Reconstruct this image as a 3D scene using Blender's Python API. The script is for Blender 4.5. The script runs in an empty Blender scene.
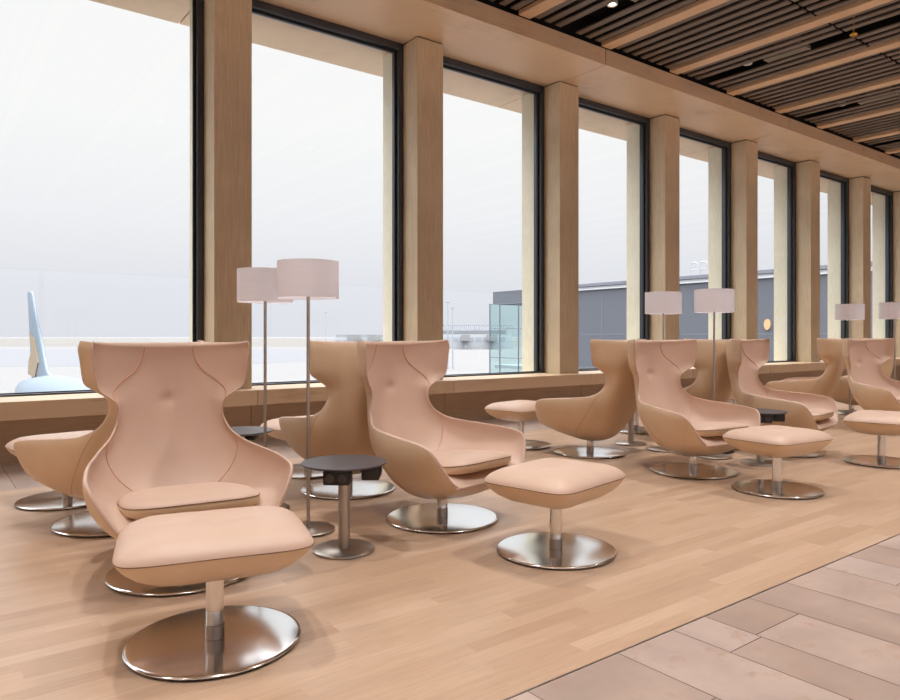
import bpy, bmesh, math, random
import numpy as np
from mathutils import Vector, Matrix
random.seed(7)
PI = math.pi
C = bpy.context.scene.collection
S = bpy.context.scene

# ------------------------------------------------------------------ materials
def srgb(r, g, b):
    f = lambda c: (c/255/12.92) if c/255 <= .04045 else ((c/255+.055)/1.055)**2.4
    return (f(r), f(g), f(b), 1)

def mat(name, col, rough=.5, metal=0.0, **kw):
    m = bpy.data.materials.new(name); m.use_nodes = True
    b = m.node_tree.nodes['Principled BSDF']
    b.inputs['Base Color'].default_value = col
    b.inputs['Roughness'].default_value = rough
    b.inputs['Metallic'].default_value = metal
    for k, v in kw.items():
        b.inputs[k].default_value = v
    return m

def nodes(m):
    nt = m.node_tree
    return nt, nt.nodes, nt.links, nt.nodes['Principled BSDF']

def ramp(N, stops):
    r = N.new('ShaderNodeValToRGB')
    e = r.color_ramp.elements
    e[0].position, e[0].color = stops[0]
    e[1].position, e[1].color = stops[1]
    for p, c in stops[2:]:
        x = e.new(p); x.color = c
    return r

def coords(N, L, scale, which='Object'):
    tc = N.new('ShaderNodeTexCoord'); mp = N.new('ShaderNodeMapping')
    mp.inputs['Scale'].default_value = scale
    L.new(tc.outputs[which], mp.inputs['Vector'])
    return mp.outputs['Vector']

def noise(N, L, vec, scale, detail=4, rough=.55):
    n = N.new('ShaderNodeTexNoise')
    n.inputs['Scale'].default_value = scale
    n.inputs['Detail'].default_value = detail
    n.inputs['Roughness'].default_value = rough
    L.new(vec, n.inputs['Vector'])
    return n.outputs['Fac']

def grain_mat(name, dark, light, stretch, scale=1.0, rough=.55, bump=.02, blotch=.5):
    m = mat(name, light, rough); nt, N, L, B = nodes(m)
    v = coords(N, L, stretch)
    f1 = noise(N, L, v, 9*scale, 6, .6)
    v2 = coords(N, L, (1, 1, 1))
    f2 = noise(N, L, v2, 1.6, 3)
    mx = N.new('ShaderNodeMath'); mx.operation = 'MULTIPLY_ADD'
    L.new(f2, mx.inputs[0]); mx.inputs[1].default_value = blotch
    L.new(f1, mx.inputs[2])
    r = ramp(N, [(.38, dark), (.95, light)])
    L.new(mx.outputs[0], r.inputs[0]); L.new(r.outputs[0], B.inputs['Base Color'])
    bp = N.new('ShaderNodeBump'); bp.inputs['Strength'].default_value = bump*8; bp.inputs['Distance'].default_value = .004
    L.new(f1, bp.inputs['Height']); L.new(bp.outputs[0], B.inputs['Normal'])
    return m

def leather(name, col, dk):
    m = mat(name, col, .46); nt, N, L, B = nodes(m)
    v = coords(N, L, (1, 1, 1))
    f = noise(N, L, v, 5, 3)
    r = ramp(N, [(.3, dk), (.7, col)]); L.new(f, r.inputs[0]); L.new(r.outputs[0], B.inputs['Base Color'])
    g = noise(N, L, v, 260, 2)
    bp = N.new('ShaderNodeBump'); bp.inputs['Strength'].default_value = .12; bp.inputs['Distance'].default_value = .002
    L.new(g, bp.inputs['Height']); L.new(bp.outputs[0], B.inputs['Normal'])
    B.inputs['Specular IOR Level'].default_value = .4
    return m

def emit(name, col, st):
    m = mat(name, col, .5); B = m.node_tree.nodes['Principled BSDF']
    B.inputs['Emission Color'].default_value = col; B.inputs['Emission Strength'].default_value = st
    return m

M = {}
M['nude'] = leather('nude_leather', srgb(208, 178, 160), srgb(203, 172, 153))
M['camel'] = leather('camel_leather', srgb(222, 196, 166), srgb(216, 189, 158))
M['seam'] = mat('seam_thread', srgb(205, 155, 128), .6)
M['dark_seam'] = mat('dark_piping', srgb(120, 86, 64), .6)
m = M['steel'] = mat('brushed_steel_disc', srgb(240, 240, 241), .15, 1.0); nt, N, L, B = nodes(m)
B.inputs['Anisotropic'].default_value = .6; B.inputs['Anisotropic Rotation'].default_value = .25
tg = N.new('ShaderNodeTangent'); tg.direction_type = 'RADIAL'; tg.axis = 'Z'; L.new(tg.outputs[0], B.inputs['Tangent'])
M['chrome'] = mat('polished_steel', srgb(222, 220, 218), .1, 1.0)
M['satin'] = mat('satin_steel', srgb(180, 172, 165), .32, 1.0)
M['rubber'] = mat('black_rubber', srgb(22, 21, 21), .7)
M['black'] = mat('black_plastic', srgb(34, 32, 34), .4)
M['hole'] = mat('socket_black', srgb(70, 68, 70), .35)
M['laminate'] = mat('charcoal_laminate', srgb(72, 68, 72), .42)
M['shade'] = mat('white_linen', srgb(243, 243, 250), .9)
nt, N, L, B = nodes(M['shade'])
v = coords(N, L, (1, 1, 60)); f = noise(N, L, v, 6, 2)
r = ramp(N, [(.3, srgb(240, 239, 246)), (.7, srgb(248, 247, 252))]); L.new(f, r.inputs[0]); L.new(r.outputs[0], B.inputs['Base Color'])
tr = N.new('ShaderNodeBsdfTranslucent'); tr.inputs[0].default_value = srgb(250, 248, 250); mxs = N.new('ShaderNodeMixShader'); mxs.inputs[0].default_value = .35
L.new(B.outputs[0], mxs.inputs[1]); L.new(tr.outputs[0], mxs.inputs[2]); L.new(mxs.outputs[0], N['Material Output'].inputs[0])
M['pier'] = grain_mat('pale_veneer_vertical', srgb(184, 160, 130), srgb(222, 206, 178), (14, 14, .5), .8)
M['reveal'] = grain_mat('daylight_pale_reveal', srgb(214, 208, 184), srgb(236, 232, 214), (9, 9, 1.2), .6)  # outer pillar half coloured paler to stand for the daylight on it
M['lintel'] = grain_mat('pale_veneer_lengthwise', srgb(168, 136, 104), srgb(218, 190, 158), (.4, 7, 7), .8, .42, .02, 1.0)
M['wallpanel'] = grain_mat('brown_veneer', srgb(176, 150, 122), srgb(196, 170, 142), (.6, 9, 9), .8)
M['beam'] = grain_mat('oak_beam', srgb(192, 158, 124), srgb(222, 190, 156), (9, .5, 9), .9)
M['slat'] = grain_mat('dark_slat', srgb(96, 84, 75), srgb(120, 106, 96), (9, .5, 9), 1)
M['plenum'] = mat('plenum_black', srgb(12, 9, 8), .9)
M['frame'] = mat('anthracite_frame', srgb(68, 72, 80), .36, .3)
M['gasket'] = mat('window_gasket', srgb(18, 18, 20), .6)
M['plaster'] = mat('warm_plaster', srgb(226, 208, 190), .9)
M['bulb'] = emit('bulb_glow', (1, .9, .82, 1), 2.0)
M['joint'] = mat('joint_grey', srgb(112, 92, 80), .8)

def tinted(name, cols, stretch, rough, fine=14, spots=None, vary=.25):
    """base colour from a per-piece number stored on the mesh faces, plus grain"""
    m = mat(name, cols[0], rough); nt, N, L, B = nodes(m)
    at = N.new('ShaderNodeAttribute'); at.attribute_name = 'piece'
    r = ramp(N, [(0, cols[0]), (1, cols[2]), (.5, cols[1])]); L.new(at.outputs['Fac'], r.inputs[0])
    tc = N.new('ShaderNodeTexCoord'); mp = N.new('ShaderNodeMapping'); mp.inputs['Scale'].default_value = stretch
    cb = N.new('ShaderNodeCombineXYZ'); ml = N.new('ShaderNodeMath'); ml.operation = 'MULTIPLY'; ml.inputs[1].default_value = 57.0
    L.new(at.outputs['Fac'], ml.inputs[0])
    for k in range(3): L.new(ml.outputs[0], cb.inputs[k])
    ad = N.new('ShaderNodeVectorMath'); ad.operation = 'ADD'
    L.new(tc.outputs['Object'], mp.inputs['Vector']); L.new(mp.outputs[0], ad.inputs[0]); L.new(cb.outputs[0], ad.inputs[1])
    f = noise(N, L, ad.outputs[0], fine, 5, .6)
    hv = N.new('ShaderNodeMapRange'); hv.inputs['From Min'].default_value = .3; hv.inputs['From Max'].default_value = .7
    hv.inputs['To Min'].default_value = 1-vary; hv.inputs['To Max'].default_value = 1+vary*.5
    L.new(f, hv.inputs['Value'])
    hs = N.new('ShaderNodeHueSaturation'); L.new(hv.outputs[0], hs.inputs['Value']); L.new(r.outputs[0], hs.inputs['Color'])
    out = hs.outputs[0]
    if spots:
        f2 = noise(N, L, ad.outputs[0], spots, 6, .7)
        r2 = ramp(N, [(.56, (0, 0, 0, 1)), (.72, (1, 1, 1, 1))]); L.new(f2, r2.inputs[0])
        mx = N.new('ShaderNodeMix'); mx.data_type = 'RGBA'; L.new(r2.outputs[0], mx.inputs[0])
        L.new(out, mx.inputs[6]); mx.inputs[7].default_value = srgb(160, 132, 114); out = mx.outputs[2]
    L.new(out, B.inputs['Base Color'])
    rr = N.new('ShaderNodeMapRange'); rr.inputs['To Min'].default_value = rough-.06; rr.inputs['To Max'].default_value = rough+.1
    L.new(f, rr.inputs['Value']); L.new(rr.outputs[0], B.inputs['Roughness'])
    return m
M['oak'] = tinted('oak_strip_floor', [srgb(173, 141, 116), srgb(183, 152, 127), srgb(193, 163, 139)], (1.2, 16, 1), .34, 5, None, .12)
M['stone'] = tinted('limestone_slab', [srgb(158, 136, 124), srgb(170, 148, 137), srgb(184, 164, 154)], (1, 1, 1), .38, 3.5, 9, .18)

def glass_mat(name, tint, refl=1.0):
    m = bpy.data.materials.new(name); m.use_nodes = True
    nt = m.node_tree; N = nt.nodes; L = nt.links; N.clear()
    o = N.new('ShaderNodeOutputMaterial'); mx = N.new('ShaderNodeMixShader')
    t = N.new('ShaderNodeBsdfTransparent'); t.inputs[0].default_value = tint
    g = N.new('ShaderNodeBsdfGlossy'); g.inputs['Roughness'].default_value = .0
    fr = N.new('ShaderNodeLayerWeight'); fr.inputs[0].default_value = .5
    pw = N.new('ShaderNodeMath'); pw.operation = 'POWER'; pw.inputs[1].default_value = 5
    L.new(fr.outputs['Facing'], pw.inputs[0])
    ml = N.new('ShaderNodeMath'); ml.operation = 'MULTIPLY_ADD'; ml.inputs[1].default_value = .9; ml.inputs[2].default_value = .05*refl
    ml.use_clamp = True
    L.new(pw.outputs[0], ml.inputs[0]); L.new(ml.outputs[0], mx.inputs[0])
    L.new(t.outputs[0], mx.inputs[1]); L.new(g.outputs[0], mx.inputs[2]); L.new(mx.outputs[0], o.inputs[0])
    return m
M['glass'] = glass_mat('window_glass', (.975, .985, .98, 1), .9)
M['tower_glass'] = glass_mat('stair_glass', (.80, .92, .925, 1), 1.6)

# ------------------------------------------------------------------ geometry helpers
def link(name, bm, m, parent=None, smooth=None):
    me = bpy.data.meshes.new(name)
    bmesh.ops.recalc_face_normals(bm, faces=bm.faces)
    bm.to_mesh(me); bm.free()
    for x in (m if isinstance(m, (list, tuple)) else [m]): me.materials.append(x)
    o = bpy.data.objects.new(name, me); C.objects.link(o)
    if parent: o.parent = parent
    if smooth is not None:
        me.polygons.foreach_set('use_smooth', [True]*len(me.polygons))
        if smooth < 180: me.set_sharp_from_angle(angle=math.radians(smooth))
    return o

def tag(o, label, cat, group=None, kind=None):
    o['label'] = label; o['category'] = cat
    if group: o['group'] = group
    if kind: o['kind'] = kind
    return o

def empty(name, loc=(0, 0, 0), rz=0):
    o = bpy.data.objects.new(name, None); C.objects.link(o)
    o.empty_display_size = .2; o.location = loc; o.rotation_euler.z = rz
    return o

def copy_tree(o, parent=None):
    c = o.copy(); C.objects.link(c)
    if parent: c.parent = parent
    for ch in list(o.children): copy_tree(ch, c)
    return c

def box(bm, lo, hi, bevel=0, mi=0):
    x0, y0, z0 = lo; x1, y1, z1 = hi
    vs = [bm.verts.new(p) for p in ((x0, y0, z0), (x1, y0, z0), (x1, y1, z0), (x0, y1, z0), (x0, y0, z1), (x1, y0, z1), (x1, y1, z1), (x0, y1, z1))]
    fs = [bm.faces.new([vs[i] for i in q]) for q in ((0, 3, 2, 1), (4, 5, 6, 7), (0, 1, 5, 4), (1, 2, 6, 5), (2, 3, 7, 6), (3, 0, 4, 7))]
    for f in fs: f.material_index = mi
    if bevel:
        es = list({e for f in fs for e in f.edges})
        bmesh.ops.bevel(bm, geom=es, offset=bevel, segments=2, affect='EDGES', profile=.5)
    return vs

def lathe(bm, prof, n=48, cx=0, cy=0, mi=0):
    """prof: (radius, z) pairs; radius 0 closes with a pole"""
    rings = []
    for r, z in prof:
        if r <= 1e-6: rings.append([bm.verts.new((cx, cy, z))])
        else: rings.append([bm.verts.new((cx+r*math.cos(2*PI*k/n), cy+r*math.sin(2*PI*k/n), z)) for k in range(n)])
    for a, b in zip(rings, rings[1:]):
        for k in range(n):
            k2 = (k+1) % n
            if len(a) == 1: f = bm.faces.new((a[0], b[k], b[k2]))
            elif len(b) == 1: f = bm.faces.new((a[k], b[0], a[k2]))
            else: f = bm.faces.new((a[k], b[k], b[k2], a[k2]))
            f.material_index = mi

def tube(bm, pts, r, n=6, closed=False):
    pts = [Vector(p) for p in pts]; rings = []
    up = Vector((0, 0, 1)); m = len(pts)
    for i, p in enumerate(pts):
        a = pts[(i-1) % m] if (closed or i > 0) else p
        b = pts[(i+1) % m] if (closed or i < m-1) else p
        t = (b-a).normalized()
        s = t.cross(up)
        if s.length < .05: s = t.cross(Vector((1, 0, 0)))
        s.normalize(); w = s.cross(t)
        rings.append([bm.verts.new(p + r*(math.cos(2*PI*k/n)*s + math.sin(2*PI*k/n)*w)) for k in range(n)])
    for i in range(m if closed else m-1):
        a, b = rings[i], rings[(i+1) % m]
        for k in range(n): bm.faces.new((a[k], a[(k+1) % n], b[(k+1) % n], b[k]))
    if not closed:
        bm.faces.new(rings[0][::-1]); bm.faces.new(rings[-1])

def pad(bm, outline, prof, zoff=None, mi=None):
    """outline(theta)->(x,y); prof: (scale, z); zoff(x,y,i)->dz; mi: material per band"""
    n = 96; rings = []
    for i, (s, z) in enumerate(prof):
        if s <= 1e-6:
            dz = zoff(0, 0, i) if zoff else 0
            rings.append([bm.verts.new((0, 0, z+dz))]); continue
        rg = []
        for k in range(n):
            x, y = outline(2*PI*k/n); x *= s; y *= s
            rg.append(bm.verts.new((x, y, z+(zoff(x, y, i) if zoff else 0))))
        rings.append(rg)
    for j, (a, b) in enumerate(zip(rings, rings[1:])):
        for k in range(n):
            k2 = (k+1) % n
            if len(a) == 1: f = bm.faces.new((a[0], b[k2], b[k]))
            elif len(b) == 1: f = bm.faces.new((a[k], a[k2], b[0]))
            else: f = bm.faces.new((a[k], a[k2], b[k2], b[k]))
            if mi: f.material_index = mi[j]

def catmull(keys, n):
    K = np.array(keys, float); m = len(K); out = []
    for t in np.linspace(0, m-1, n):
        i = min(int(t), m-2); u = t-i
        p0 = K[i-1] if i > 0 else 2*K[0]-K[1]
        p1, p2 = K[i], K[i+1]
        p3 = K[i+2] if i+2 < m else 2*K[-1]-K[-2]
        out.append(.5*((2*p1)+(-p0+p2)*u+(2*p0-5*p1+4*p2-p3)*u*u+(-p0+3*p1-3*p2+p3)*u**3))
    return np.array(out)

# ------------------------------------------------------------------ measures of the place (metres)
EYE = 1.09
YP = 7.10                                  # inner face of the pillars
PITCH, PX0 = 2.4957, 2.399                 # pillar spacing, left edge of pillar 1
PW = .395
ZL = 4.78                                  # underside of the lintel
ZS = .545                                  # top of the sill
XL, XR, YB = -4.2, 24.5, -9.0              # room extent

# ------------------------------------------------------------------ lounge chair (front = local -Y)
KEYS = [  # inner spine q,z | outer spine q,z | rim x,q,z   (q = forward)
 (.368, .280,  .360, .250,  .274, .362, .284),
 (.30, .316,   .26, .190,   .316, .354, .324),
 (.18, .324,   .16, .155,   .370, .330, .410),
 (.04, .308,   .05, .132,   .410, .284, .490),
 (-.09, .292,  -.03, .122,  .408, .180, .516),
 (-.19, .294,  -.13, .130,  .390, .030, .530),
 (-.275, .335, -.24, .180,  .356, -.120, .542),
 (-.335, .420, -.335, .290, .325, -.235, .558),
 (-.385, .53,  -.410, .420, .280, -.308, .598),
 (-.415, .62,  -.462, .550, .252, -.340, .655),
 (-.436, .70,  -.492, .660, .243, -.347, .710),
 (-.450, .77,  -.510, .750, .254, -.340, .762),
 (-.460, .83,  -.518, .825, .305, -.308, .806),
 (-.465, .878, -.522, .875, .336, -.284, .836),
 (-.468, .92,  -.524, .92,  .347, -.278, .880),
 (-.468, .97,  -.522, .97,  .355, -.274, .955),
 (-.465, 1.010, -.516, 1.012, .363, -.270, 1.022),
 (-.460, 1.034, -.508, 1.038, .357, -.278, 1.060)]
NU, NV = 86, 17
KK = catmull(KEYS, NU)
def inner_pt(i, a):
    """i: station index (float ok), a in [-1,1] across"""
    k0 = int(min(max(i, 0), NU-2)); f = i-k0
    q0, z0, _, _, rx, rq, rz = KK[k0]*(1-f)+KK[k0+1]*f
    s = abs(a)*PI/2; e = 1-math.cos(s)**.9 if abs(a) < 1 else 1
    x = rx*math.sin(s)**1.0*math.copysign(1, a)
    q = q0+(rq-q0)*e; z = z0+(rz-z0)*e
    # pinched tuft in the middle of the back and a soft pillow above and below it
    d2 = (x/.04)**2+((z-.765)/.032)**2
    if q < -.2: q -= .015*math.exp(-d2) + .005*math.exp(-((x/.018)**2+((z-.80)/.09)**2))
    return Vector((x, -q, z))
def outer_pt(i, a, th=.017):
    k0 = int(min(max(i, 0), NU-2)); f = i-k0
    k = KK[k0]*(1-f)+KK[k0+1]*f
    _, _, q0, z0, rx, rq, rz = k
    kb = KK[min(k0+1, NU-1)]; ka = KK[max(k0-1, 0)]
    # rim offset outwards: away from the inner spine and to the side
    u = i/(NU-1)
    back = min(max((u-.36)/.2, 0), 1)
    rx2 = rx+th*(1-.45*back); rq2 = rq-th*.75*back; rz2 = rz-.006*(1-back)
    s = abs(a)*PI/2; e = 1-math.cos(s)
    x = rx2*math.sin(s)*math.copysign(1, a)
    return Vector((x, -(q0+(rq2-q0)*e), z0+(rz2-z0)*e))

def shell_meshes(parent):
    bi = bmesh.new()
    A = [-1+2*j/(2*NV) for j in range(2*NV+1)]
    gi = [[bi.verts.new(inner_pt(i, a)) for a in A] for i in range(NU)]
    for i in range(NU-1):
        for j in range(2*NV): bi.faces.new((gi[i][j], gi[i+1][j], gi[i+1][j+1], gi[i][j+1]))
    up = link('upholstery', bi, M['nude'], parent, 180)
    bo = bmesh.new()
    go = [[bo.verts.new(outer_pt(i, a)) for a in A] for i in range(NU)]
    for i in range(NU-1):
        for j in range(2*NV): bo.faces.new((go[i][j], go[i][j+1], go[i+1][j+1], go[i+1][j]))
    # rounded rim between the two skins
    loop = [(0, j) for j in range(2*NV+1)]+[(i, 2*NV) for i in range(1, NU)]+[(NU-1, j) for j in range(2*NV-1, -1, -1)]+[(i, 0) for i in range(NU-2, 0, -1)]
    n = len(loop); strips = []
    for (i, j) in loop:
        po, pi_ = outer_pt(i, A[j]), inner_pt(i, A[j])
        # bulge direction: continue the section tangent beyond the rim
        if i == 0: d = (outer_pt(0, A[j])-outer_pt(1.0, A[j]))
        elif i == NU-1: d = (outer_pt(NU-1, A[j])-outer_pt(NU-2, A[j]))
        else: d = Vector((0, 0, 0))
        if j in (0, 2*NV): d = d.normalized() if d.length else d; t = (outer_pt(i, A[j])-outer_pt(i, A[j]*.97)).normalized()+(inner_pt(i, A[j])-inner_pt(i, A[j]*.97)).normalized(); d = d+t.normalized()
        d = d.normalized()*((po-pi_).length*.5)
        mid = (po+pi_)/2; half = (po-pi_)/2
        row = [go[i][j]]
        for k in range(1, 5):
            ang = PI*k/5
            row.append(bo.verts.new(mid+half*math.cos(ang)+d*math.sin(ang)*.85))
        row.append(bo.verts.new(pi_))
        strips.append(row)
    for a in range(n):
        b = (a+1) % n
        for k in range(5): bo.faces.new((strips[a][k], strips[b][k], strips[b][k+1], strips[a][k+1])).material_index = 1
    sh = link('shell', bo, [M['camel'], M['nude']], parent, 180)
    return sh, up

def seam_inner(pts, parent, r=.0028):
    bm = bmesh.new(); tube(bm, pts, r, 6); return link('seam', bm, M['seam'], parent, 60)

def disc(bm, R, z0=.006, t=.012):
    lathe(bm, [(0, z0), (R-.006, z0), (R-.001, z0+.004), (R, z0+.008), (R-.003, z0+t-.001), (R-.012, z0+t), (R*.5, z0+t), (.05, z0+t), (0, z0+t)], 96)

def base_parts(root, R, ztop):
    b = bmesh.new(); disc(b, R); bp = link('base_plate', b, M['steel'], root, 50)
    b = bmesh.new(); lathe(b, [(0, 0), (R-.02, 0), (R-.02, .0065), (0, .0065)], 64); link('foot_ring', b, M['rubber'], bp, 40)
    b = bmesh.new(); lathe(b, [(0, .017), (.031, .017), (.031, ztop), (0, ztop)], 32); cl = link('column', b, M['chrome'], root, 40)
    b = bmesh.new(); lathe(b, [(.0315, .018), (.0335, .019), (.0335, .066), (.0315, .068)], 32); link('collar', b, M['satin'], cl, 40)

def make_chair(loc, facing):
    root = empty('lounge_chair', loc, math.radians(facing+90))
    sh, up = shell_meshes(root)
    g = lambda u: u*(NU-1)
    # headrest seams: from the top edge down to the wing corner
    for s in (-1, 1):
        path = [inner_pt(g(1-.345*t), s*(.21+.74*t**3)) + Vector((0, -.0015, 0)) for t in [k/18 for k in range(19)]]
        seam_inner(path, up, .003)
        path = [inner_pt(g(.335+.115*t), s*(.36+.62*t)) + Vector((-s*.001, -.001, .001)) for t in [k/16 for k in range(17)]]
        seam_inner(path, up, .0022)
        bm = bmesh.new()
        tube(bm, [outer_pt(g(.27+.19*t), s*(.46+.52*t)) for t in [k/16 for k in range(17)]], .0025, 6)
        link('seam', bm, M['seam'], sh, 60)
    # loose seat cushion
    def ol(th):
        c, s_ = math.cos(th), math.sin(th); n = 4.2
        r = (abs(c)**n+abs(s_)**n)**(-1/n)
        x = .288*r*c; y = .285*r*s_
        return (x*(1-.22*max(0, y/.285)**1.0*.6), y)
    prof = [(0, .0), (.6, .0), (.9, .004), (.975, .016), (1.0, .034), (1.0, .052), (.985, .062), (.93, .072), (.75, .083), (.45, .090), (0, .092)]
    b = bmesh.new()
    pad(b, ol, prof, lambda x, y, i: (-.002*(x/.28)**2) , [1, 1, 1, 1, 1, 0, 0, 0, 0, 0])
    for v in b.verts:
        v.co.y = v.co.y-.085; v.co.z += .336
        v.co.z += -.085*(v.co.y+.36)
    cu = link('seat_cushion', b, [M['nude'], M['camel']], root, 180)
    b = bmesh.new()
    pts = []
    for k in range(96):
        x, y = ol(2*PI*k/96); y2 = y-.085
        pts.append((x, y2, .336+.053-.002*(x/.28)**2-.085*(y2+.36)))
    tube(b, pts, .0022, 6, True); link('piping', b, M['dark_seam'], cu, 60)
    base_parts(root, .332, .15)
    return root

# ------------------------------------------------------------------ ottoman
def make_ottoman(loc, facing):
    root = empty('ottoman', loc, math.radians(facing+90))
    def ol(th):
        c, s_ = math.cos(th), math.sin(th); n = 6.5
        r = (abs(c)**n+abs(s_)**n)**(-1/n)
        x, y = .322*r*c, .260*r*s_
        k = 1-.02*(1-min(1, abs(abs(x)/.315)))  # sides draw in very slightly
        return (x, y*k)
    b = bmesh.new()
    pad(b, ol, [(0, .252), (.30, .252), (.48, .257), (.66, .274), (.82, .303), (.93, .335), (.985, .360), (1.0, .372)])
    link('shell', b, M['camel'], root, 180)
    b = bmesh.new()
    def dz(x, y, i):
        return -.014*math.exp(-((x/.05)**2+(y/.05)**2)) - .006*math.exp(-((x/.16)**2+(y/.02)**2))
    pad(b, ol, [(1.0, .372), (.985, .384), (.945, .397), (.88, .411), (.78, .424), (.62, .433), (.45, .438), (.3, .440), (.2, .440), (.12, .440), (.06, .440), (0, .440)], dz)
    tp = link('seat_pad', b, M['nude'], root, 180)
    b = bmesh.new(); tube(b, [(*ol(2*PI*k/96), .3705) for k in range(96)], .002, 6, True); link('piping', b, M['dark_seam'], tp, 60)
    base_parts(root, .300, .26)
    return root

# ------------------------------------------------------------------ side table
def make_table(loc, rz=0):
    root = empty('side_table', loc, rz)
    b = bmesh.new(); lathe(b, [(0, .0), (.150, .0), (.155, .003), (.155, .012), (.150, .016), (0, .016)], 64); link('base_plate', b, M['satin'], root, 40)
    b = bmesh.new(); lathe(b, [(0, .016), (.030, .016), (.030, .44), (0, .44)], 32); link('column', b, M['satin'], root, 40)
    b = bmesh.new(); lathe(b, [(0, .438), (.200, .438), (.214, .445), (.215, .449), (.213, .452), (0, .452)], 72); link('tabletop', b, M['laminate'], root, 30)
    for ang in (229, 322):
        a = math.radians(ang); mt = Matrix.Rotation(a, 4, 'Z')
        b = bmesh.new()
        vs = box(b, (.095, -.065, .368), (.185, .065, .4385), .008)
        for v in b.verts:
            v.co = mt @ v.co
        pm = link('power_module', b, M['black'], root, 40)
        for dy in (-.03, .03):
            b = bmesh.new(); n = 20
            o1 = [b.verts.new(mt @ Vector((.1862, dy+.021*math.cos(2*PI*k/n), .402+.021*math.sin(2*PI*k/n)))) for k in range(n)]
            o2 = [b.verts.new(mt @ Vector((.1882, dy+.021*math.cos(2*PI*k/n), .402+.021*math.sin(2*PI*k/n)))) for k in range(n)]
            o3 = [b.verts.new(mt @ Vector((.1882, dy+.017*math.cos(2*PI*k/n), .402+.017*math.sin(2*PI*k/n)))) for k in range(n)]
            o4 = [b.verts.new(mt @ Vector((.1855, dy+.016*math.cos(2*PI*k/n), .402+.016*math.sin(2*PI*k/n)))) for k in range(n)]
            for p, q in ((o1, o2), (o2, o3), (o3, o4)):
                for k in range(n): b.faces.new((p[k], p[(k+1) % n], q[(k+1) % n], q[k]))
            b.faces.new(o4)
            link('socket', b, M['hole'], pm, 40)
    return root

# ------------------------------------------------------------------ floor lamp
def make_lamp(loc):
    root = empty('floor_lamp', loc)
    b = bmesh.new(); lathe(b, [(0, 0), (.140, 0), (.148, .006), (.149, .012), (.142, .017), (.02, .022), (0, .022)], 64); link('base', b, M['satin'], root, 40)
    b = bmesh.new(); lathe(b, [(0, .02), (.0095, .02), (.0095, 1.42), (0, 1.42)], 20); link('pole', b, M['satin'], root, 40)
    b = bmesh.new(); R = .170
    lathe(b, [(R, 1.302), (R, 1.506), (R-.004, 1.506), (R-.004, 1.302), (R, 1.302)], 72)
    sh = link('lamp_shade', b, M['shade'], root, 40)
    b = bmesh.new(); lathe(b, [(0, 1.487), (R-.004, 1.487), (R-.004, 1.490), (0, 1.490)], 48); link('diffuser', b, M['shade'], sh, 40)
    b = bmesh.new()
    for k in range(3):
        a = 2*PI*k/3; tube(b, [(0, 0, 1.40), ((R-.004)*math.cos(a), (R-.004)*math.sin(a), 1.40)], .003, 6)
    link('spider', b, M['satin'], sh)
    b = bmesh.new(); lathe(b, [(0, 1.415), (.014, 1.42), (.03, 1.445), (.026, 1.468), (0, 1.478)], 20); link('bulb', b, M['bulb'], root, 60)
    return root

# ------------------------------------------------------------------ placing the furniture
CHAIRS = [  # x, y, facing, label, group
 (.989, 3.333, 263, 'large wing lounge chair at front left, facing us behind the nearest footstool', 'front'),
 (2.493, 3.356, 281, 'wing lounge chair just right of the near black side table, open seat turned right', 'front'),
 (4.958, 3.300, 263, 'wing lounge chair with open seat, left of the second black side table', 'front'),
 (6.490, 3.330, 279, 'wing lounge chair behind the second black side table, nearly side-on facing right', 'front'),
 (8.930, 3.330, 252, 'wing lounge chair at the right edge of the view between two white lamps', 'front'),
 (.930, 4.460, 109, 'wing lounge chair directly behind the front left chair, its armrest poking out left', 'back'),
 (2.438, 4.404, 79, 'wing lounge chair with its back to us behind the near black side table', 'back'),
 (4.988, 4.408, 95, 'camel lounge chair standing alone at the middle, side-on and facing left', 'back'),
 (6.500, 4.410, 84, 'lounge chair seen from behind with a lamp pole crossing its back', 'back'),
 (9.130, 4.500, 104, 'camel lounge chair in side view facing left, just left of the slim far lamp', 'back'),
 (10.45, 4.42, 92, 'farthest lounge chair, only its lower shell showing behind the slim lamp at right', 'back'),
]
GR = {'front': 'lounge chairs in the row facing the walkway', 'back': 'lounge chairs in the row facing the windows'}
proto = None
for x, y, f, lab, gr in CHAIRS:
    if proto is None: proto = make_chair((x, y, 0), f); o = proto
    else:
        o = copy_tree(proto); o.location = (x, y, 0); o.rotation_euler.z = math.radians(f+90)
    tag(o, lab, 'armchair', GR[gr])

OTTO = [
 (.847, 2.499, 255, 'nearest and largest leather footstool, standing before the front left chair', 'front'),
 (2.575, 2.502, 281, 'leather footstool with one corner towards us, right of the near black side table', 'front'),
 (4.839, 2.547, 264, 'leather footstool in front of the second black side table', 'front'),
 (6.600, 2.553, 284, 'leather footstool cut off by the right edge of the view', 'front'),
 (.800, 5.240, 98, 'leather footstool under the windows at far left, mostly behind a chair armrest', 'back'),
 (2.500, 5.170, 97, 'leather footstool peeping out left of the chair turning its back by the near table', 'back'),
 (4.787, 5.127, 100, 'pale leather footstool in front of the sill, left of the side-on camel chair', 'back'),
 (6.587, 5.126, 92, 'leather footstool by the sill with only its steel disc showing behind the camel chair', 'back'),
 (8.720, 5.160, 100, 'far leather footstool by the sill, glimpsed between two chair backs', 'back'),
 (10.50, 5.160, 90, 'farthest leather footstool by the sill, behind the side-on chair at far right', 'back'),
]
GO = {'front': 'footstools towards the walkway', 'back': 'footstools under the windows'}
op = None
for x, y, f, lab, gr in OTTO:
    if op is None: op = make_ottoman((x, y, 0), f); o = op
    else:
        o = copy_tree(op); o.location = (x, y, 0); o.rotation_euler.z = math.radians(f+90)
    tag(o, lab, 'footstool', GO[gr])

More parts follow.
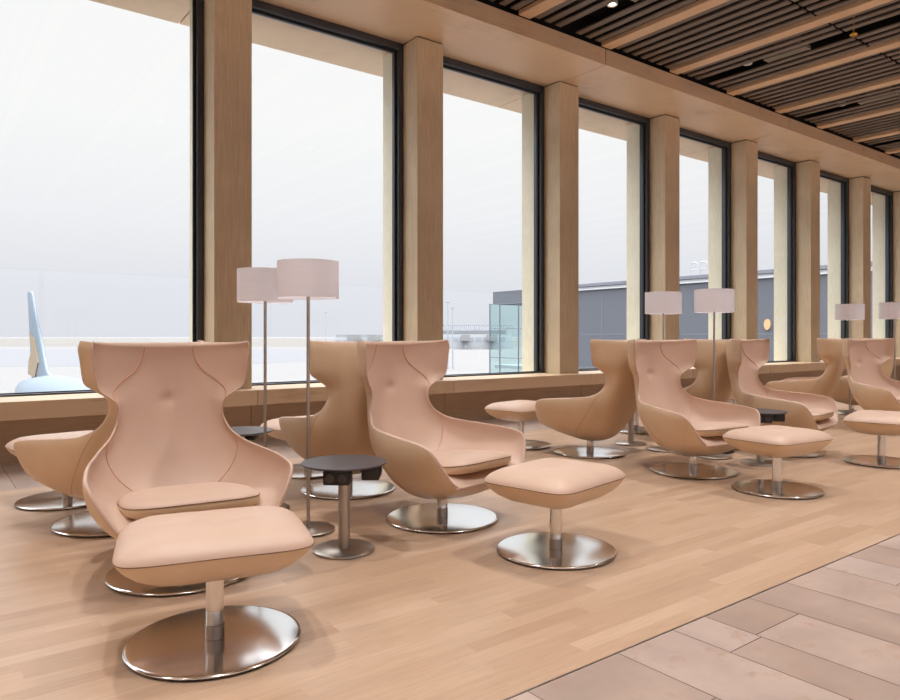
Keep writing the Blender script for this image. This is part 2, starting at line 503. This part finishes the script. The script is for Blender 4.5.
TABLES = [
 (1.730, 3.165, 0, 'nearest round charcoal side table, with two black socket boxes under its top'),
 (1.745, 4.643, math.radians(180), 'round side table with shiny top seen just right of the front left chair back'),
 (5.730, 3.165, math.radians(-10), 'second round charcoal side table, between two wing chairs behind a footstool'),
 (5.734, 4.530, math.radians(180), 'round side table hidden behind the camel chair with its steel leg showing'),
]
tp = None
for x, y, rz, lab in TABLES:
    if tp is None: tp = make_table((x, y, 0), rz); o = tp
    else: o = copy_tree(tp); o.location = (x, y, 0); o.rotation_euler.z = rz
    tag(o, lab, 'side table', 'round side tables with sockets')

LAMPS = [
 (1.745, 3.607, 'floor lamp with the largest white drum shade, pole beside the near black table'),
 (1.743, 4.211, 'floor lamp just behind the nearest one, its white shade partly covered by it'),
 (5.711, 3.585, 'floor lamp with pole standing before a chair back, right one of the middle pair'),
 (5.678, 4.102, 'floor lamp with shade before a pillar, left one of the middle pair'),
 (9.700, 3.600, 'floor lamp at the right edge of the view, its white shade cut off'),
 (9.745, 4.150, 'floor lamp at far right whose whole slim pole shows beside the side-on chair'),
]
lp = None
for x, y, lab in LAMPS:
    if lp is None: lp = make_lamp((x, y, 0)); o = lp
    else: o = copy_tree(lp); o.location = (x, y, 0)
    tag(o, lab, 'floor lamp', 'white floor lamps')

# floor sockets / plugs with short flex
def make_plug(loc, rz, lab):
    root = empty('power_socket', loc, rz)
    b = bmesh.new(); box(b, (-.08, -.035, 0), (.08, .035, .04), .008); link('body', b, M['black'], root, 40)
    b = bmesh.new(); tube(b, [(.08, 0, .02), (.12, .01, .012), (.18, .05, .006), (.24, .04, .006), (.30, -.02, .006)], .004, 6); link('cable', b, M['rubber'], root, 60)
    tag(root, lab, 'power socket', 'black floor sockets by the lamps')
make_plug((5.98, 3.63, 0), 0, 'small black floor socket with flex beside the lamp foot in the middle distance')
make_plug((9.92, 4.02, 0), .3, 'small black floor socket with flex beside the slim lamp foot at far right')

# ------------------------------------------------------------------ floors
def pieces_mesh(name, rects, m, z=0.0, thick=.02):
    verts, faces, val = [], [], []
    for x0, y0, x1, y1, t in rects:
        k = len(verts); verts += [(x0, y0, z), (x1, y0, z), (x1, y1, z), (x0, y1, z)]
        faces.append((k, k+1, k+2, k+3)); val.append(t)
    me = bpy.data.meshes.new(name); me.from_pydata(verts, [], faces); me.update()
    at = me.attributes.new('piece', 'FLOAT', 'FACE'); at.data.foreach_set('value', val)
    me.materials.append(m); o = bpy.data.objects.new(name, me); C.objects.link(o)
    return o
Y0, Y1 = 1.577, 5.85
rects = []; w = .0725; y = Y0; row = 0
while y < Y1-1e-6:
    y2 = min(y+w, Y1); x = XL-random.random()*.7
    while x < XR:
        l = random.uniform(.38, .95); rects.append((max(x, XL), y, min(x+l, XR), y2, min(1, max(0, random.gauss(.5, .22))))); x += l
    y = y2
rects = [r for r in rects if r[2] > r[0]+1e-4]
o = pieces_mesh('floor', rects, M['oak']); tag(o, 'oak strip floor under the lounge chairs', 'floor', None, 'structure')
def slabs(y0, y1, name, lab, first=None):
    rc = []; x = XL
    ws = first or []
    while x < XR:
        wd = ws.pop(0) if ws else random.choice((.2, .28, .3, .36, .42, .45))
        x2 = min(x+wd, XR); yy = y1; g = .0022
        fl = random.uniform(.2, .9)
        while yy > y0+1e-4:
            l = fl if yy == y1 else random.uniform(.4, 1.0)
            yb = max(y0, yy-l)
            rc.append((x+g, yb+g, x2-g, yy-g, min(1, max(0, random.gauss(.5, .25))))); yy = yb
        x = x2
    o = pieces_mesh(name, rc, M['stone'])
    b = bmesh.new(); box(b, (XL, y0, -.03), (XR, y1, -.0015)); link('grout', b, M['joint'], o)
    tag(o, lab, 'floor', None, 'structure')
# widths chosen so that joints fall at X = 1.49, 1.92, 2.23, 2.44 ... as in the photo
pre = [.3]*18+[.293, .425, .313, .205, .32, .30, .348, .27, .31, .36, .42]
slabs(YB, Y0-.006, 'floor_stone_front', 'limestone slab walkway along the oak floor', pre)
slabs(Y1, 7.0, 'floor_stone_back', 'limestone strip between oak floor and window wall')
b = bmesh.new(); box(b, (XL, Y0-.006, -.03), (XR, Y0, .0008)); o = link('trim_1', b, M['satin']); tag(o, 'thin metal strip between oak and limestone floors', 'floor trim', None, 'structure')
b = bmesh.new(); box(b, (XL, Y0, -.06), (XR, Y1, -.004)); o = link('floor_base', b, M['joint']); tag(o, 'screed below the oak floor', 'floor', None, 'structure')

# ------------------------------------------------------------------ window wall
b = bmesh.new()
edges = [XL]+[PX0+PITCH*k+PW/2+.15 for k in range(-2, 9)]
edges = [e for e in edges if XL <= e < XR]+[XR]
for a, c in zip(edges, edges[1:]): box(b, (a+.003, 7.0, 0), (c-.003, 7.45, ZS-.15))
box(b, (XL, 7.02, 0), (XR, 7.44, ZS-.16))
o = link('wall_window', b, M['wallpanel']); tag(o, 'low brown panelled wall under the window sill', 'wall', None, 'structure')
for n, (a, c) in enumerate(zip(edges, edges[1:])):
    b = bmesh.new(); box(b, (a+.0025, 6.82, ZS-.155), (c-.0025, 7.42, ZS), .004)
    o = link('windowsill', b, M['lintel']); tag(o, 'pale timber window sill board along the glazing', 'window sill', 'window sill boards', 'structure')
for k in range(-2, 9):
    x0 = PX0+PITCH*k
    b = bmesh.new()
    box(b, (x0, YP, ZS), (x0+PW, 7.56, ZL-.016), .003)
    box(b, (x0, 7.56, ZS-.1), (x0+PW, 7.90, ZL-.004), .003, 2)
    box(b, (x0+.012, YP+.012, ZL-.02), (x0+PW-.012, 7.88, ZL-.001), 0, 1)
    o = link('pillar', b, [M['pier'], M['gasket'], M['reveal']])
    tag(o, 'pale timber-clad pillar between two tall windows', 'pillar', 'pillars of the window wall', 'structure')
# lintel in two-bay lengths with open joints
js = [7.466+2*PITCH*k for k in range(-3, 5)]
js = [XL]+[j for j in js if XL < j < XR]+[XR]
for a, c in zip(js, js[1:]):
    b = bmesh.new()
    box(b, (a+.007, 6.32, ZL), (c-.007, 8.55, 5.0), .004)
    o = link('lintel', b, M['lintel']); tag(o, 'deep pale timber lintel above the windows', 'lintel', 'lintel lengths', 'structure')
b = bmesh.new(); box(b, (XL, 6.40, ZL+.05), (XR, 8.5, 5.6)); o = link('wall_upper', b, M['plenum']); tag(o, 'dark void above the lintel', 'wall', None, 'structure')
# windows
FY0, FY1 = 7.41, 7.57
for n, k in enumerate(range(-2, 8)):
    xa = PX0+PITCH*k+PW; xb = PX0+PITCH*(k+1)
    fw = .07; zb = ZS-.012; zt = ZL-.002
    b = bmesh.new()
    for lo, hi in (((xa, FY0, zb), (xa+fw, FY1, zt)), ((xb-fw, FY0, zb), (xb, FY1, zt)), ((xa+fw, FY0, zt-fw-.02), (xb-fw, FY1, zt)), ((xa+fw, FY0, zb), (xb-fw, FY1, zb+.03))):
        box(b, lo, hi, .004)
    o = link(f'window_{n+1}', b, M['frame'], None, 40)
    tag(o, 'tall window with dark aluminium frame', 'window', None, 'structure')
    b = bmesh.new(); g = .012; e = .028   # inner stepped gasket line
    for lo, hi in (((xa+fw, FY0+.05, zb+.03), (xa+fw+e, FY0+.075, zt-fw-.02)), ((xb-fw-e, FY0+.05, zb+.03), (xb-fw, FY0+.075, zt-fw-.02)), ((xa+fw+e, FY0+.05, zt-fw-.02-e), (xb-fw-e, FY0+.075, zt-fw-.02)), ((xa+fw+e, FY0+.05, zb+.03), (xb-fw-e, FY0+.075, zb+.04))):
        box(b, lo, hi)
    link('glazing_bead', b, M['gasket'], o)
    b = bmesh.new()
    vs = [b.verts.new(p) for p in ((xa+fw, FY0+.10, zb+.03), (xb-fw, FY0+.10, zb+.03), (xb-fw, FY0+.10, zt-fw-.02), (xa+fw, FY0+.10, zt-fw-.02))]
    b.faces.new(vs); link('glass', b, M['glass'], o)
b = bmesh.new(); box(b, (XL, 7.44, -1), (XR, 8.0, ZS-.03)); o = link('wall_outer', b, M['pier']); tag(o, 'outer parapet below the windows', 'wall', None, 'structure')

# ------------------------------------------------------------------ ceiling
BX0, BP = 7.45, 1.517
b = bmesh.new(); box(b, (XL, YB, 5.42), (XR, 6.42, 5.55))
ceil = link('ceiling', b, M['plenum']); tag(ceil, 'black ceiling void with dark timber slats', 'ceiling', None, 'structure')
cent = [BX0+BP*k for k in range(-7, 12)]
CHAN = []
for i, c0 in enumerate(cent[:-1]):
    c1 = cent[i+1]; k = i-7
    chan = (k % 2 != 0)                      # every other bay carries the service channel
    b = bmesh.new(); n = 7; p = (BP-.2)/n
    for s in range(n):
        if chan and s == 3: continue
        xa = c0+.1+p*s+.047; xb = xa+.094
        yy = 6.30
        while yy > YB:
            y2 = max(YB, yy-2.15); box(b, (xa, y2+.018, 5.035), (xb, yy-.018, 5.056)); yy = y2
    link('slat_panel', b, M['slat'], ceil)
    if chan: CHAN.append(c0+.1+p*3.5)
for c0 in cent:
    b = bmesh.new(); box(b, (c0-.095, YB, 5.0), (c0+.095, 6.30, 5.06), .006)
    box(b, (c0-.07, YB, 5.06), (c0+.07, 6.28, 5.43), 0, 1)
    o = link('ceiling_beam', b, [M['beam'], M['plenum']]); tag(o, 'light oak beam running across the dark slatted ceiling', 'ceiling beam', 'oak ceiling beams', 'structure')

M['lampglow'] = emit('downlight_glow', (1, .93, .84, 1), 5)
M['whitemetal'] = mat('white_metal', srgb(225, 222, 218), .5)
M['brass'] = mat('yellow_metal', srgb(214, 160, 60), .4, .3)
M['grille'] = mat('vent_grille', srgb(150, 138, 126), .5, .2)
SPOT = []
first = True
def place_word(x, y):
    return 'small round white downlight in the slatted ceiling at the top of the view' if abs(x-CHAN[0]) < .01 else ''
for ci, cx in enumerate(CHAN):
    # channel tray
    for j, yy in enumerate((5.56, 3.35, 1.3, -.75, -2.8, -4.9, -7.0)):
        root = empty('downlight', (cx, yy, 5.10))
        b = bmesh.new(); lathe(b, [(.045, -.005), (.062, -.012), (.066, 0), (.066, .03), (.045, .03), (.045, -.005)], 28); link('housing', b, M['whitemetal'], root, 40)
        b = bmesh.new(); lathe(b, [(0, .026), (.06, .026), (.06, .33), (0, .33)], 20); link('mount', b, M['plenum'], root, 40)
        b = bmesh.new(); lathe(b, [(0, .02), (.044, .02), (.044, .024), (0, .024)], 24); link('lens', b, M['lampglow'] if (cx < 7.5 or j > 0) else M['whitemetal'], root, 40)
        vis = (6 < cx < 7.5 and j == 0)
        tag(root, 'small round white downlight in the slatted ceiling above the third window' if vis else 'recessed downlight in a dark slot between ceiling slats', 'ceiling light', 'downlights in the ceiling slots')
        SPOT.append((cx, yy, 5.08))
    b = bmesh.new()
    for s in range(5): box(b, (cx-.07+.03*s, 4.70, 5.04), (cx-.054+.03*s, 5.26, 5.07))
    box(b, (cx-.075, 4.68, 5.04), (cx+.078, 4.70, 5.09)); box(b, (cx-.075, 5.26, 5.04), (cx+.078, 5.28, 5.09))
    box(b, (cx-.03, 4.8, 5.06), (cx+.03, 5.15, 5.43))
    o = link('air_vent', b, M['grille']); tag(o, 'slotted grey air vent set into a ceiling slot', 'air vent', 'air vents in the ceiling slots')
cx = [c for c in CHAN if 9 < c < 10.6][0]
root = empty('sprinkler', (cx+.02, 4.10, 5.02))
b = bmesh.new(); lathe(b, [(0, .0), (.04, .0), (.05, .012), (.02, .03), (.012, .05), (.012, .45), (0, .45)], 20); link('body', b, M['brass'], root, 40)
b = bmesh.new(); lathe(b, [(0, -.03), (.012, -.03), (.012, .0), (0, .0)], 12); link('nozzle', b, M['brass'], root, 40)
tag(root, 'small yellow brass sprinkler head hanging from the dark ceiling slot', 'sprinkler')

# ------------------------------------------------------------------ rest of the room
for nm, lo, hi, lab in (('wall_left', (XL-.2, YB, -.1), (XL, 7.9, 5.55), 'pale end wall of the lounge beyond the first window'),
                        ('wall_right', (XR, YB, -.1), (XR+.2, 7.9, 5.55), 'pale end wall of the lounge beyond the last window'),
                        ('wall_back', (XL-.2, YB-.2, -.1), (XR+.2, YB, .8), 'low rear parapet across the walkway'),
                        ('wall_back_upper', (XL-.2, YB-.2, 3.1), (XR+.2, YB, 5.55), 'rear wall above the added fill windows')):
    b = bmesh.new(); box(b, lo, hi); o = link(nm, b, M['plaster']); tag(o, lab, 'wall', None, 'structure')

for k in range(4):  # unseen rear windows, added to throw fill light on the chairs
    xa = XL+k*7.175; xb = xa+7.175
    b = bmesh.new()
    for lo, hi in (((xa, YB-.15, .8), (xa+.06, YB-.02, 3.1)), ((xb-.06, YB-.15, .8), (xb, YB-.02, 3.1)), ((xa+.06, YB-.15, .8), (xb-.06, YB-.02, .86)), ((xa+.06, YB-.15, 3.04), (xb-.06, YB-.02, 3.1))): box(b, lo, hi)
    o = link(f'window_{k+20}', b, M['frame']); tag(o, 'wide added rear window, letting in fill light for the chairs', 'window', None, 'structure')
    b = bmesh.new(); b.faces.new([b.verts.new(p) for p in ((xa+.06, YB-.08, .86), (xb-.06, YB-.08, .86), (xb-.06, YB-.08, 3.04), (xa+.06, YB-.08, 3.04))]); link('glass', b, M['glass'], o)

# ------------------------------------------------------------------ outside: apron, taxiway, aircraft, terminal wing
ZG = -7.5
M['apron'] = grain_mat('pale_concrete', srgb(95, 95, 97), srgb(101, 101, 103), (.01, .05, 1), .5, .9, 0, .3)
M['asphalt'] = mat('haze_greyed_asphalt', srgb(88, 90, 96), .8)  # asphalt kept close to the concrete tone in place of haze
M['drygrass'] = mat('dry_grass', srgb(91, 89, 87), .95)  # grass greyed to stand for haze at the horizon
M['paint'] = mat('white_line', srgb(236, 236, 236), .8)
M['cladding'] = mat('grey_cladding', srgb(90, 94, 103), .55)
M['cladline'] = mat('cladding_joint', srgb(112, 116, 126), .6)
M['roofwhite'] = mat('white_fascia', srgb(232, 234, 238), .6)
M['pale'] = mat('haze_paled_facade', srgb(170, 174, 180), .7)  # paleness stands for haze on the far buildings
M['palewin'] = mat('haze_paled_window_band', srgb(150, 156, 166), .4)  # window tone lifted for haze as well
M['plane'] = mat('pale_blue_paint', srgb(98, 112, 126), .4)
M['planew'] = mat('white_paint', srgb(132, 134, 136), .45)
M['gold'] = mat('gold_emblem', srgb(134, 116, 90), .4)
def flat(name, pts, z, m, lab, cat):
    b = bmesh.new(); lo = [b.verts.new((x, y, z-.3)) for x, y in pts]; hi = [b.verts.new((x, y, z)) for x, y in pts]
    n = len(pts); b.faces.new(hi); b.faces.new(lo[::-1])
    for k in range(n): b.faces.new((lo[k], lo[(k+1) % n], hi[(k+1) % n], hi[k]))
    o = link(name, b, m); tag(o, lab, cat, None, 'structure'); return o
flat('ground', [(-3000, 9), (3000, 9), (3000, 6000), (-3000, 6000)], ZG, M['apron'], 'pale concrete airport apron outside the windows', 'apron')
# directions: v = view axis, r = view right; the taxiway lies across the view of the first window
fv = Vector((.6065, .7951, 0)); rv = Vector((.7951, -.6065, 0))
def fr(d, x): p = fv*d+rv*x; return (p.x, p.y)
flat('taxiway', [fr(185, -520), fr(200, -70), fr(240, -50), fr(330, -60), fr(470, -100), fr(470, -800)], ZG+.03, M['asphalt'], 'grey taxiway strip beyond the parked aircraft', 'taxiway')
flat('grass_field', [fr(560, -1500), fr(560, 60), fr(2600, 260), fr(2600, -3000)], ZG+.03, M['drygrass'], 'dry grass field along the horizon, greyed in place of haze', 'field')

# aircraft, nose towards us and slightly right
def make_plane(px, py, head):
    root = empty('airplane', (px, py, ZG), head)      # local +X is the nose direction, origin under the fin
    b = bmesh.new(); n = 40
    prof = [(-5.5, .25, .7), (-5.0, .5, .62), (-3, .95, .40), (0, 1.45, .18), (3, 1.82, .04), (6, 1.98, 0), (12, 1.98, 0), (24, 1.98, 0), (27, 1.85, -.05), (29.5, 1.4, -.2), (31, .8, -.4), (31.8, .2, -.5)]
    rings = []
    for x, r, dz in prof: rings.append([b.verts.new((x, r*math.cos(2*PI*k/n), 4.15+dz*1.1+r*math.sin(2*PI*k/n))) for k in range(n)])
    for p, q in zip(rings, rings[1:]):
        for k in range(n): b.faces.new((p[k], q[k], q[(k+1) % n], p[(k+1) % n]))
    b.faces.new(rings[0]); b.faces.new(rings[-1][::-1])
    link('fuselage', b, M['plane'], root, 60)
    def foil(name, sec, m, vertical=True, parent=root):
        b = bmesh.new(); rg = []
        for (xl, xt, yy, z, th) in sec:
            ring = []
            for k in range(20):
                t = k/20*2*PI; c = .5*(1+math.cos(t)); x = xt+(xl-xt)*c
                y = th*math.sin(t)*(.4+.9*c**.5)*.8
                ring.append(b.verts.new((x, y+yy, z) if vertical else (x, yy, z+y)))
            rg.append(ring)
        for p, q in zip(rg, rg[1:]):
            for k in range(20): b.faces.new((p[k], p[(k+1) % 20], q[(k+1) % 20], q[k]))
        b.faces.new(rg[0][::-1]); b.faces.new(rg[-1])
        return link(name, b, m, parent, 60)
    fin = foil('tail_fin', [(5.6, -2.4, 0, 5.6, .30), (2.9, -2.6, 0, 6.4, .27), (-.3, -3.4, 0, 9.6, .19), (-1.9, -3.9, 0, 11.6, .14), (-2.3, -4.0, 0, 11.75, .08)], M['plane'])
    for s in (-1, 1):
        b = bmesh.new(); path = [(-2.2, 5.9), (.3, 5.8), (1.2, 6.8), (-.2, 8.4), (-2.2, 8.9), (-1.0, 7.6), (-2.0, 6.9)]
        hi = [b.verts.new((x, s*.29*(1-.07*(z-5.6)), z)) for x, z in path]; lo = [b.verts.new((x, s*.2, z)) for x, z in path]
        b.faces.new(hi); b.faces.new(lo[::-1])
        for k in range(len(path)): b.faces.new((lo[k], lo[(k+1) % len(path)], hi[(k+1) % len(path)], hi[k]))
        link('emblem', b, M['gold'], fin)
    for s in (-1, 1):
        foil('tailplane', [(1.2, -2.4, s*.8, 4.3, .16), (-2.2, -4.0, s*6.1, 4.4, .07)], M['planew'], False)
        foil('wing', [(17.5, 10.5, s*1.2, 3.0, .45), (9.6, 7.4, s*16.5, 4.0, .16)], M['planew'], False)
        b = bmesh.new()
        lathe(b, [(.0, 0), (.75, 0), (1.05, .5), (1.1, 2.0), (.8, 3.6), (.4, 4.2), (0, 4.2)], 28)
        bmesh.ops.rotate(b, verts=b.verts, cent=(0, 0, 0), matrix=Matrix.Rotation(-PI/2, 3, 'Y'))
        bmesh.ops.translate(b, verts=b.verts, vec=(18.4, s*5.7, 2.0)); link('engine', b, M['planew'], root, 50)
    for (x, y) in ((27, 0), (12.5, 3.6), (12.5, -3.6)):
        b = bmesh.new(); tube(b, [(x, y, .5), (x, y, 3.2)], .13, 10)
        lathe(b, [(0, 0), (.3, .02), (.45, .3), (.45, .7), (.3, .98), (0, 1.0)], 20, x, y); link('landing_gear', b, M['rubber'], root, 50)
    tag(root, 'parked pale blue airliner on the apron, its tail fin rising outside the first window', 'airplane')
    return root
d0 = 48.0; t0 = -.588
pp = fv*d0+rv*(t0*d0); vd = (fv+rv*t0).normalized(); side = Vector((vd.y, -vd.x, 0))
hd = (-vd*.985+side*.175).normalized()
make_plane(pp.x, pp.y, math.atan2(hd.y, hd.x))

# terminal wing standing at right angles to the window wall
XW = 45.0; ZR = 5.35
bld = empty('terminal_wing', (XW, 30, ZG))
def part(name, lo, hi, m, parent=bld, bev=0):
    b = bmesh.new(); box(b, tuple(Vector(lo)-Vector(bld.location)), tuple(Vector(hi)-Vector(bld.location)), bev)
    return link(name, b, m, parent)
part('wall', (XW, 10, ZG), (XW+18, 44, ZR-.4), M['cladding'])
part('fascia', (XW-.15, 10, ZR-.4), (XW+18, 44.1, ZR-.15), M['roofwhite'])
part('roof_edge', (XW-.35, 10, ZR-.12), (XW+18, 44.2, ZR+.12), M['cladline'])
b = bmesh.new()
o0 = Vector(bld.location)
for z in (1.2, -1.6, -4.4): box(b, tuple(Vector((XW-.02, 10, z))-o0), tuple(Vector((XW+.01, 44, z+.07))-o0))
for k in range(14): box(b, tuple(Vector((XW-.02, 11+2.5*k, ZG))-o0), tuple(Vector((XW+.01, 11.05+2.5*k, ZR-.8))-o0))
link('cladding_joints', b, M['cladline'], bld)
part('upper_block', (XW-.2, 44.3, 4.15), (XW+14, 52.0, 5.38), M['cladding'])
M['core'] = mat('stair_core_grey', srgb(214, 222, 228), .7)
gl = part('stair_glazing', (XW-.9, 44.3, ZG), (XW+6, 51.7, 4.15), M['tower_glass'])
b = bmesh.new()
for yy in (44.4, 47.6, 50.2, 51.65): box(b, tuple(Vector((XW-.95, yy-.04, ZG))-o0), tuple(Vector((XW-.85, yy+.04, 4.2))-o0))
for z in (-4.5, -1.0, 1.75, 4.1): box(b, tuple(Vector((XW-.96, 44.3, z))-o0), tuple(Vector((XW-.86, 51.7, z+.07))-o0))
link('mullions', b, M['cladline'], gl)
part('stair_slab', (XW-.4, 44.6, -2.0), (XW+5.8, 51.5, -1.7), M['pale'])
part('stair_slab', (XW-.4, 44.6, -5.2), (XW+5.8, 51.5, -4.9), M['pale'])
for s in range(2):
    b = bmesh.new()
    yc = 28.95+.78*s
    pts = [(XW+.2, yc, ZR), (XW+.2, yc, ZR+1.0), (XW+.2, yc+.08, ZR+1.1), (XW+.2, yc+.42, ZR+1.1), (XW+.2, yc+.5, ZR+1.0), (XW+.2, yc+.5, ZR)]
    tube(b, [tuple(Vector(p)-o0) for p in pts], .04, 8)
    tube(b, [tuple(Vector((XW+.2, yc, ZR+.55))-o0), tuple(Vector((XW+.2, yc+.5, ZR+.55))-o0)], .035, 8)
    link('ladder_rail', b, M['pale'], bld)
M['orange'] = mat('pale_orange', srgb(206, 164, 122), .5)
b = bmesh.new()
n = 28; ys, zs = 24.3, 1.85
for (ra, rb, x) in ((.22, .36, XW-.12),):
    f1 = [b.verts.new(tuple(Vector((x, ys+ra*math.cos(2*PI*k/n), zs+rb*math.sin(2*PI*k/n)))-o0)) for k in range(n)]
    f2 = [b.verts.new(tuple(Vector((x+.15, ys+ra*math.cos(2*PI*k/n), zs+rb*math.sin(2*PI*k/n)))-o0)) for k in range(n)]
    b.faces.new(f1)
    for k in range(n): b.faces.new((f1[k], f1[(k+1) % n], f2[(k+1) % n], f2[k]))
link('orange_oval', b, M['orange'], bld)  # flat orange oval on the cladding
tag(bld, 'grey clad terminal wing with white roof edge and glazed stair end', 'building')

# distant pier buildings with boarding bridges
def distant(d, xa, xb, H, lab, letters):
    root = empty('terminal_pier', (*fr(d, (xa+xb)/2), ZG), math.atan2(rv.y, rv.x))
    w = (xb-xa)/2
    def P(name, lo, hi, m, parent=root):
        b = bmesh.new(); box(b, lo, hi); return link(name, b, m, parent)
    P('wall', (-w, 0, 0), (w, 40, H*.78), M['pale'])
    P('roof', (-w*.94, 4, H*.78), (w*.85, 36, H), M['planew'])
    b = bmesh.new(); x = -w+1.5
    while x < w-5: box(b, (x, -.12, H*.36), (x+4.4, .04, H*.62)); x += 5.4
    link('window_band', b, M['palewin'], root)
    if letters:  # unreadable roof letters as plain upright shapes
        b = bmesh.new(); x = -w*.95; rr = random.Random(3)
        while x < w*.9:
            l = rr.uniform(2.0, 3.4)
            box(b, (x, 1, H+.9), (x+.5, 1.5, H+3.6)); box(b, (x+l-.5, 1, H+.9), (x+l, 1.5, H+3.6)); box(b, (x, 1, H+3.0), (x+l, 1.5, H+3.6)); x += l+.9
        box(b, (-w*.95, 1.05, H-.2), (w*.9, 1.4, H+.5))
        link('roof_letters', b, M['palewin'], root)
    for s in (-.3, .35):
        br = P('boarding_bridge', (w*s, -34, 5.4), (w*s+5, 0, 9.4), M['planew'])
        b = bmesh.new(); box(b, (w*s+2, -32, 0), (w*s+3, -31, 5.4)); link('leg', b, M['palewin'], br)
    tag(root, lab, 'building', 'pier buildings paled in place of haze')
distant(480, -12, 42, 12.5, 'terminal pier paled for haze, with roof lettering, beside the glazed stair end', True)
distant(500, -84, -42, 9.6, 'low terminal pier paled for haze beyond the two nearest lamps', False)
def mast(d, x, h, lab):
    root = empty('light_mast', (*fr(d, x), ZG))
    b = bmesh.new(); lathe(b, [(0, 0), (.22, 0), (.10, h), (0, h)], 10); link('pole', b, M['palewin'], root, 60)
    b = bmesh.new(); box(b, (-.6, -.15, h-.2), (.6, .15, h+.15)); link('lamp_head', b, M['palewin'], root)
    tag(root, lab, 'light mast', 'floodlight masts on the apron')
mast(185, -.9, 17.5, 'thin floodlight mast beside the third pillar, left of the pair')
mast(185, .4, 16.0, 'thin floodlight mast beside the third pillar, right of the pair')
mast(280, -50, 18, 'thin floodlight mast far off in the second window')

# ------------------------------------------------------------------ light
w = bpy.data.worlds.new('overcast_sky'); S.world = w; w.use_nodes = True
nt = w.node_tree; N = nt.nodes; L = nt.links
bg = N['Background']
tc = N.new('ShaderNodeTexCoord'); sx = N.new('ShaderNodeSeparateXYZ'); L.new(tc.outputs['Generated'], sx.inputs[0])
r = ramp(N, [(0.0, (.77, .785, .845, 1)), (.38, (1, 1, 1, 1)), (.06, (.80, .815, .875, 1)), (.16, (.92, .93, .96, 1)), (.28, (1, 1, 1, 1))])
L.new(sx.outputs['Z'], r.inputs[0]); L.new(r.outputs[0], bg.inputs['Color'])
# sky overhead, above the view, is boosted to brighten the reveals and room
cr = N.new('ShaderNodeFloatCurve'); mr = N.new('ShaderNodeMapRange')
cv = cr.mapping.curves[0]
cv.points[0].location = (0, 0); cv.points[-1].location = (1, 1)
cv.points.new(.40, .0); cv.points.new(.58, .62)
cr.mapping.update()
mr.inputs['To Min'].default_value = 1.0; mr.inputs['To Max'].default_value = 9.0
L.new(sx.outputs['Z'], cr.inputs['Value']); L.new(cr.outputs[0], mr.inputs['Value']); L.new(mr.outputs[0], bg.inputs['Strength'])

def light(kind, name, loc, energy, col, rot=(0, 0, 0), **kw):
    d = bpy.data.lights.new(name, kind); d.energy = energy; d.color = col
    for k, v in kw.items(): setattr(d, k, v)
    o = bpy.data.objects.new(name, d); C.objects.link(o); o.location = loc; o.rotation_euler = rot
    return o
WARM = (1, .97, .94)
for (x, y, z) in SPOT:
    if -3 < x < 19:
        light('SPOT', 'downlight_beam', (x, y, z-.005), 150 if y > 5 else 312, WARM, (0, 0, 0), spot_size=math.radians(62 if y > 5 else 88), spot_blend=.7, shadow_soft_size=.05)
for x, y, lab in LAMPS:
    light('POINT', 'shade_bulb', (x, y, 1.40), 1.6, (1, .93, .9), shadow_soft_size=.03)

# ------------------------------------------------------------------ camera
cd = bpy.data.cameras.new('camera'); cam = bpy.data.objects.new('camera', cd); C.objects.link(cam)
cam.location = (0, 0, EYE); cam.rotation_euler = (PI/2, 0, math.radians(-37.34))
cd.sensor_width = 36; cd.lens = 28.064; cd.shift_y = -14/900; cd.shift_x = -1.2/900; cd.clip_end = 8000; cd.clip_start = .05
S.camera = cam
S.view_settings.view_transform = 'Standard'; S.view_settings.look = 'None'
S.view_settings.exposure = 0.0; S.view_settings.gamma = 1.0; S.view_settings.use_curve_mapping = False
S.cycles.use_denoising = True
S.cycles.max_bounces = 10; S.cycles.diffuse_bounces = 5; S.cycles.glossy_bounces = 5; S.cycles.transparent_max_bounces = 16
S.cycles.caustics_reflective = False; S.cycles.caustics_refractive = False
S.cycles.sample_clamp_indirect = 6.0
